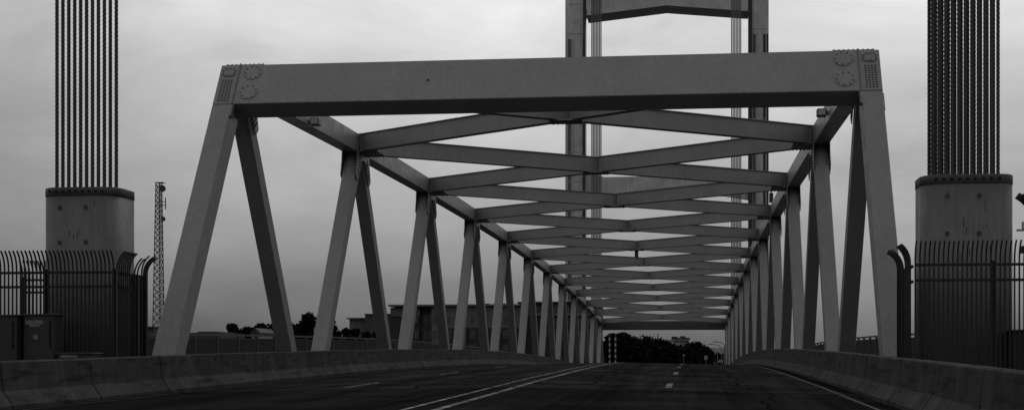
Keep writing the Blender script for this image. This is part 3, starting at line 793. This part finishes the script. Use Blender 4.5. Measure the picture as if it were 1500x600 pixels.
# flat pale shed far left and low roofs
o = thing('low_building', (px(292, 260), 260, -9.6), 'low flat roof just above the railing at far left', 'building')
MB().box(px(276, 260), px(322, 260), 260, 275, -9.6, pz(486.5, px(300, 260), 260)).build('wall', 'bld_mid', o); MB().box(px(284, 260), px(312, 260), 262, 273, pz(486.4, px(300, 260), 260), pz(484.6, px(300, 260), 260)).build('roof', 'bld_mid', o)
o = thing('low_building', (px(222, 240), 240, -9.6), 'small dark building at the foot of the lattice mast', 'building')
MB().box(px(205, 240), px(226, 240), 240, 250, -9.6, pz(479.5, px(215, 240), 240)).build('wall', 'bld_mid', o); MB().box(px(204, 240), px(227, 240), 239.5, 250.5, pz(479.4, px(215, 240), 240), pz(477.6, px(215, 240), 240)).build('roof', 'roof_dark', o)
# hilltop house seen through the far opening
YK = 420.0
hz = pz(503, px(985, YK), YK)
hl = thing('hilltop_house', (px(990, YK), YK, -9), 'pale flat-roofed house with dark windows above the far trees', 'house')
def hb(x0, x1, yt, yb, m, Y, d, name='wall'):
    return MB().box(px(x0, YK), px(x1, YK), Y, Y + d, -9 if yb is None else pz(yb, px(990, YK), YK), pz(yt, px(990, YK), YK)).build(name, m, hl)
hb(966, 984, 496.5, None, 'house_white', YK + 4, 10); hb(984.1, 1010, 495, None, 'house_white', YK, 12); hb(983, 1011, 494, 494.9, 'roof_dark', YK - .5, 13, 'roof')
hb(983.5, 992, 492, 493.9, 'bld_dark', YK + 3, 4, 'roof_unit'); hb(996, 1004, 491.5, 493.9, 'roof_dark', YK + 2, 4, 'roof_unit')
for xc in (989, 993, 997.5, 1002, 1006): window(hl, px(xc, YK) - .35, px(xc, YK) + .35, pz(501, px(990, YK), YK), pz(498, px(990, YK), YK), YK)
MB().tube([(px(963, YK), YK + 6, -9), (px(963, YK), YK + 6, pz(489, px(963, YK), YK))], .16, 6).build('roof_mast', 'roof_dark', hl)
MB().box(px(961.7, YK), px(964.3, YK), YK + 5.8, YK + 6.2, pz(489.5, px(963, YK), YK), pz(488.4, px(963, YK), YK)).build('aerial', 'roof_dark', hl)
# far hills
def hill(x, y):
    return -12 + 27 * math.exp(-((x + 60) / 260) ** 2 - ((y - 1400) / 200) ** 2) + 5 * sin(x * .013) + 18 * math.exp(-((x + 700) / 300) ** 2 - ((y - 1500) / 200) ** 2)
sheet('hill', frange(-1400, 700, 50), frange(1050, 1800, 40), hill, 'hillside')

# ------------------------------------------------------------------ lattice mast
YM = 250.0
mx_ = px(233, YM); zb_ = -9.6; ztp = pz(268, mx_, YM)
ms = thing('lattice_mast', (mx_, YM, zb_), 'slender steel lattice radio mast with dishes on the left skyline', 'mast')
def mw(z):
    t = (z - zb_) / (ztp - zb_); return 1.55 * (1 - t) + .62 * t if t < .55 else 1.04 + (.62 - 1.04) * (t - .55) / .45
def leg(k, z):
    a = radians(90 + 120 * k + 12); r_ = mw(z) * .95; return Vector((mx_ + r_ * cos(a), YM + r_ * sin(a), z))
for k in range(3): MB().tube([leg(k, z) for z in frange(zb_ - .2, ztp, 4)], .085, 5).build('leg', 'mast', ms)
zz = zb_
while zz < ztp - 1:
    st = max(.9, mw(zz) * 1.15); z2 = min(zz + st, ztp)
    for k in range(3):
        a, b_ = leg(k, zz), leg((k + 1) % 3, z2); c, d = leg((k + 1) % 3, zz), leg(k, z2)
        MB().tube([a, b_], .06, 4).build('brace', 'mast', ms); MB().tube([c, d], .06, 4).build('brace', 'mast', ms)
        MB().tube([b_, d], .04, 4).build('strut', 'mast', ms)
    zz = z2
for dx, dz, r_ in ((.8, -1.1, .6), (.95, -6.3, .42)):
    p = Vector((mx_ + dx, YM - .9, ztp + dz)); MB().tube([p, p + Vector((.25, -.35, 0))], [r_ * .55, r_], 14).build('dish', 'mast', ms)
for dz in (-3.3, -3.9):
    MB().tube([(mx_ - .2, YM - .7, ztp + dz), (mx_ + 1.5, YM - .7, ztp + dz)], .06, 5).build('antenna_arm', 'mast', ms)
MB().tube([(mx_ + 1.4, YM - .7, ztp - 4.6), (mx_ + 1.4, YM - .7, ztp - 2.6)], .1, 6).build('antenna', 'mast', ms)
MB().box(mx_ - .5, mx_ + .9, YM - .8, YM + .8, ztp, ztp + .08).build('top_plate', 'mast', ms)

# ------------------------------------------------------------------ things beyond the far end
YG = 262.0
for i, (xg, side) in enumerate(((893, 'left'), (901.5, 'right'))):
    X = px(xg, YG); z0 = road_edge(YG); z1 = pz(490, X, YG)
    o = thing('warning_gate', (X, YG, z0), 'raised black and white striped traffic gate arm, %s one of two' % side, 'traffic gate', 'raised gates beyond the far portal')
    k = int((z1 - z0) / .55)
    for j in range(k): MB().box(X - .13, X + .13, YG - .06, YG + .06, z0 + 1 + j * .5, z0 + 1.495 + j * .5).build('stripe', 'gate_white' if j % 2 else 'gate_dark', o)
    MB().box(X - .4, X + .4, YG - .4, YG + .4, z0 - .1, z0 + .999).build('gate_housing', 'bld_mid', o)
YL = 330.0
def lamp(label, xp, yp, arm, Y):
    X = px(xp, Y); z1 = pz(yp, X, Y)
    o = thing('street_lamp', (X, Y, road_edge(Y) - .5), label, 'street lamp', 'street lamps beyond the bridge')
    MB().tube([(X, Y, road_edge(Y) - .6), (X, Y, z1 - .8)], [.14, .09], 8).build('pole', 'lamp_grey', o)
    MB().tube([(X, Y, z1 - .9), (X - arm * .3, Y, z1 - .2), (X - arm, Y, z1)], .07, 6).build('arm', 'lamp_grey', o)
    MB().box(X - arm - .9, X - arm, Y - .18, Y + .18, z1 - .1, z1 + .1).build('lamp_head', 'lamp_grey', o, bevel=.04)
lamp('curved street lamp to the right of the dark trees', 1057, 503.5, 2.0, YL)
lamp('taller straight-armed street lamp near the far right post', 1061, 500, 1.4, 300)
lamp('farther street lamp low behind the trees', 1051, 512, 1.6, 470)
# small pale road sign and a lit signal lamp near the crest
X = px(1001.5, 240); o = thing('signal_post', (X, 240, road_edge(240)), 'slim post with small pale lamp just above the road crest', 'signal')
MB().tube([(X, 240, road_edge(240) - .1), (X, 240, pz(520.5, X, 240))], .05, 6).build('post', 'lamp_grey', o); MB().tube([(X, 239.9, pz(520.4, X, 240)), (X, 239.9, pz(518.6, X, 240))], .12, 8).build('lamp_head', 'gate_white', o)
X = px(1034, 290); o = thing('road_sign', (X, 290, road_edge(290)), 'small pale rectangular sign in front of the right end of the dark trees', 'sign')
MB().box(X - .32, X + .32, 289.95, 290, pz(526, X, 290), pz(520.5, X, 290)).build('sign_panel', 'house_white', o); MB().tube([(X, 290.06, road_edge(290) - .1), (X, 290.06, pz(521, X, 290))], .05, 6).build('post', 'lamp_grey', o)
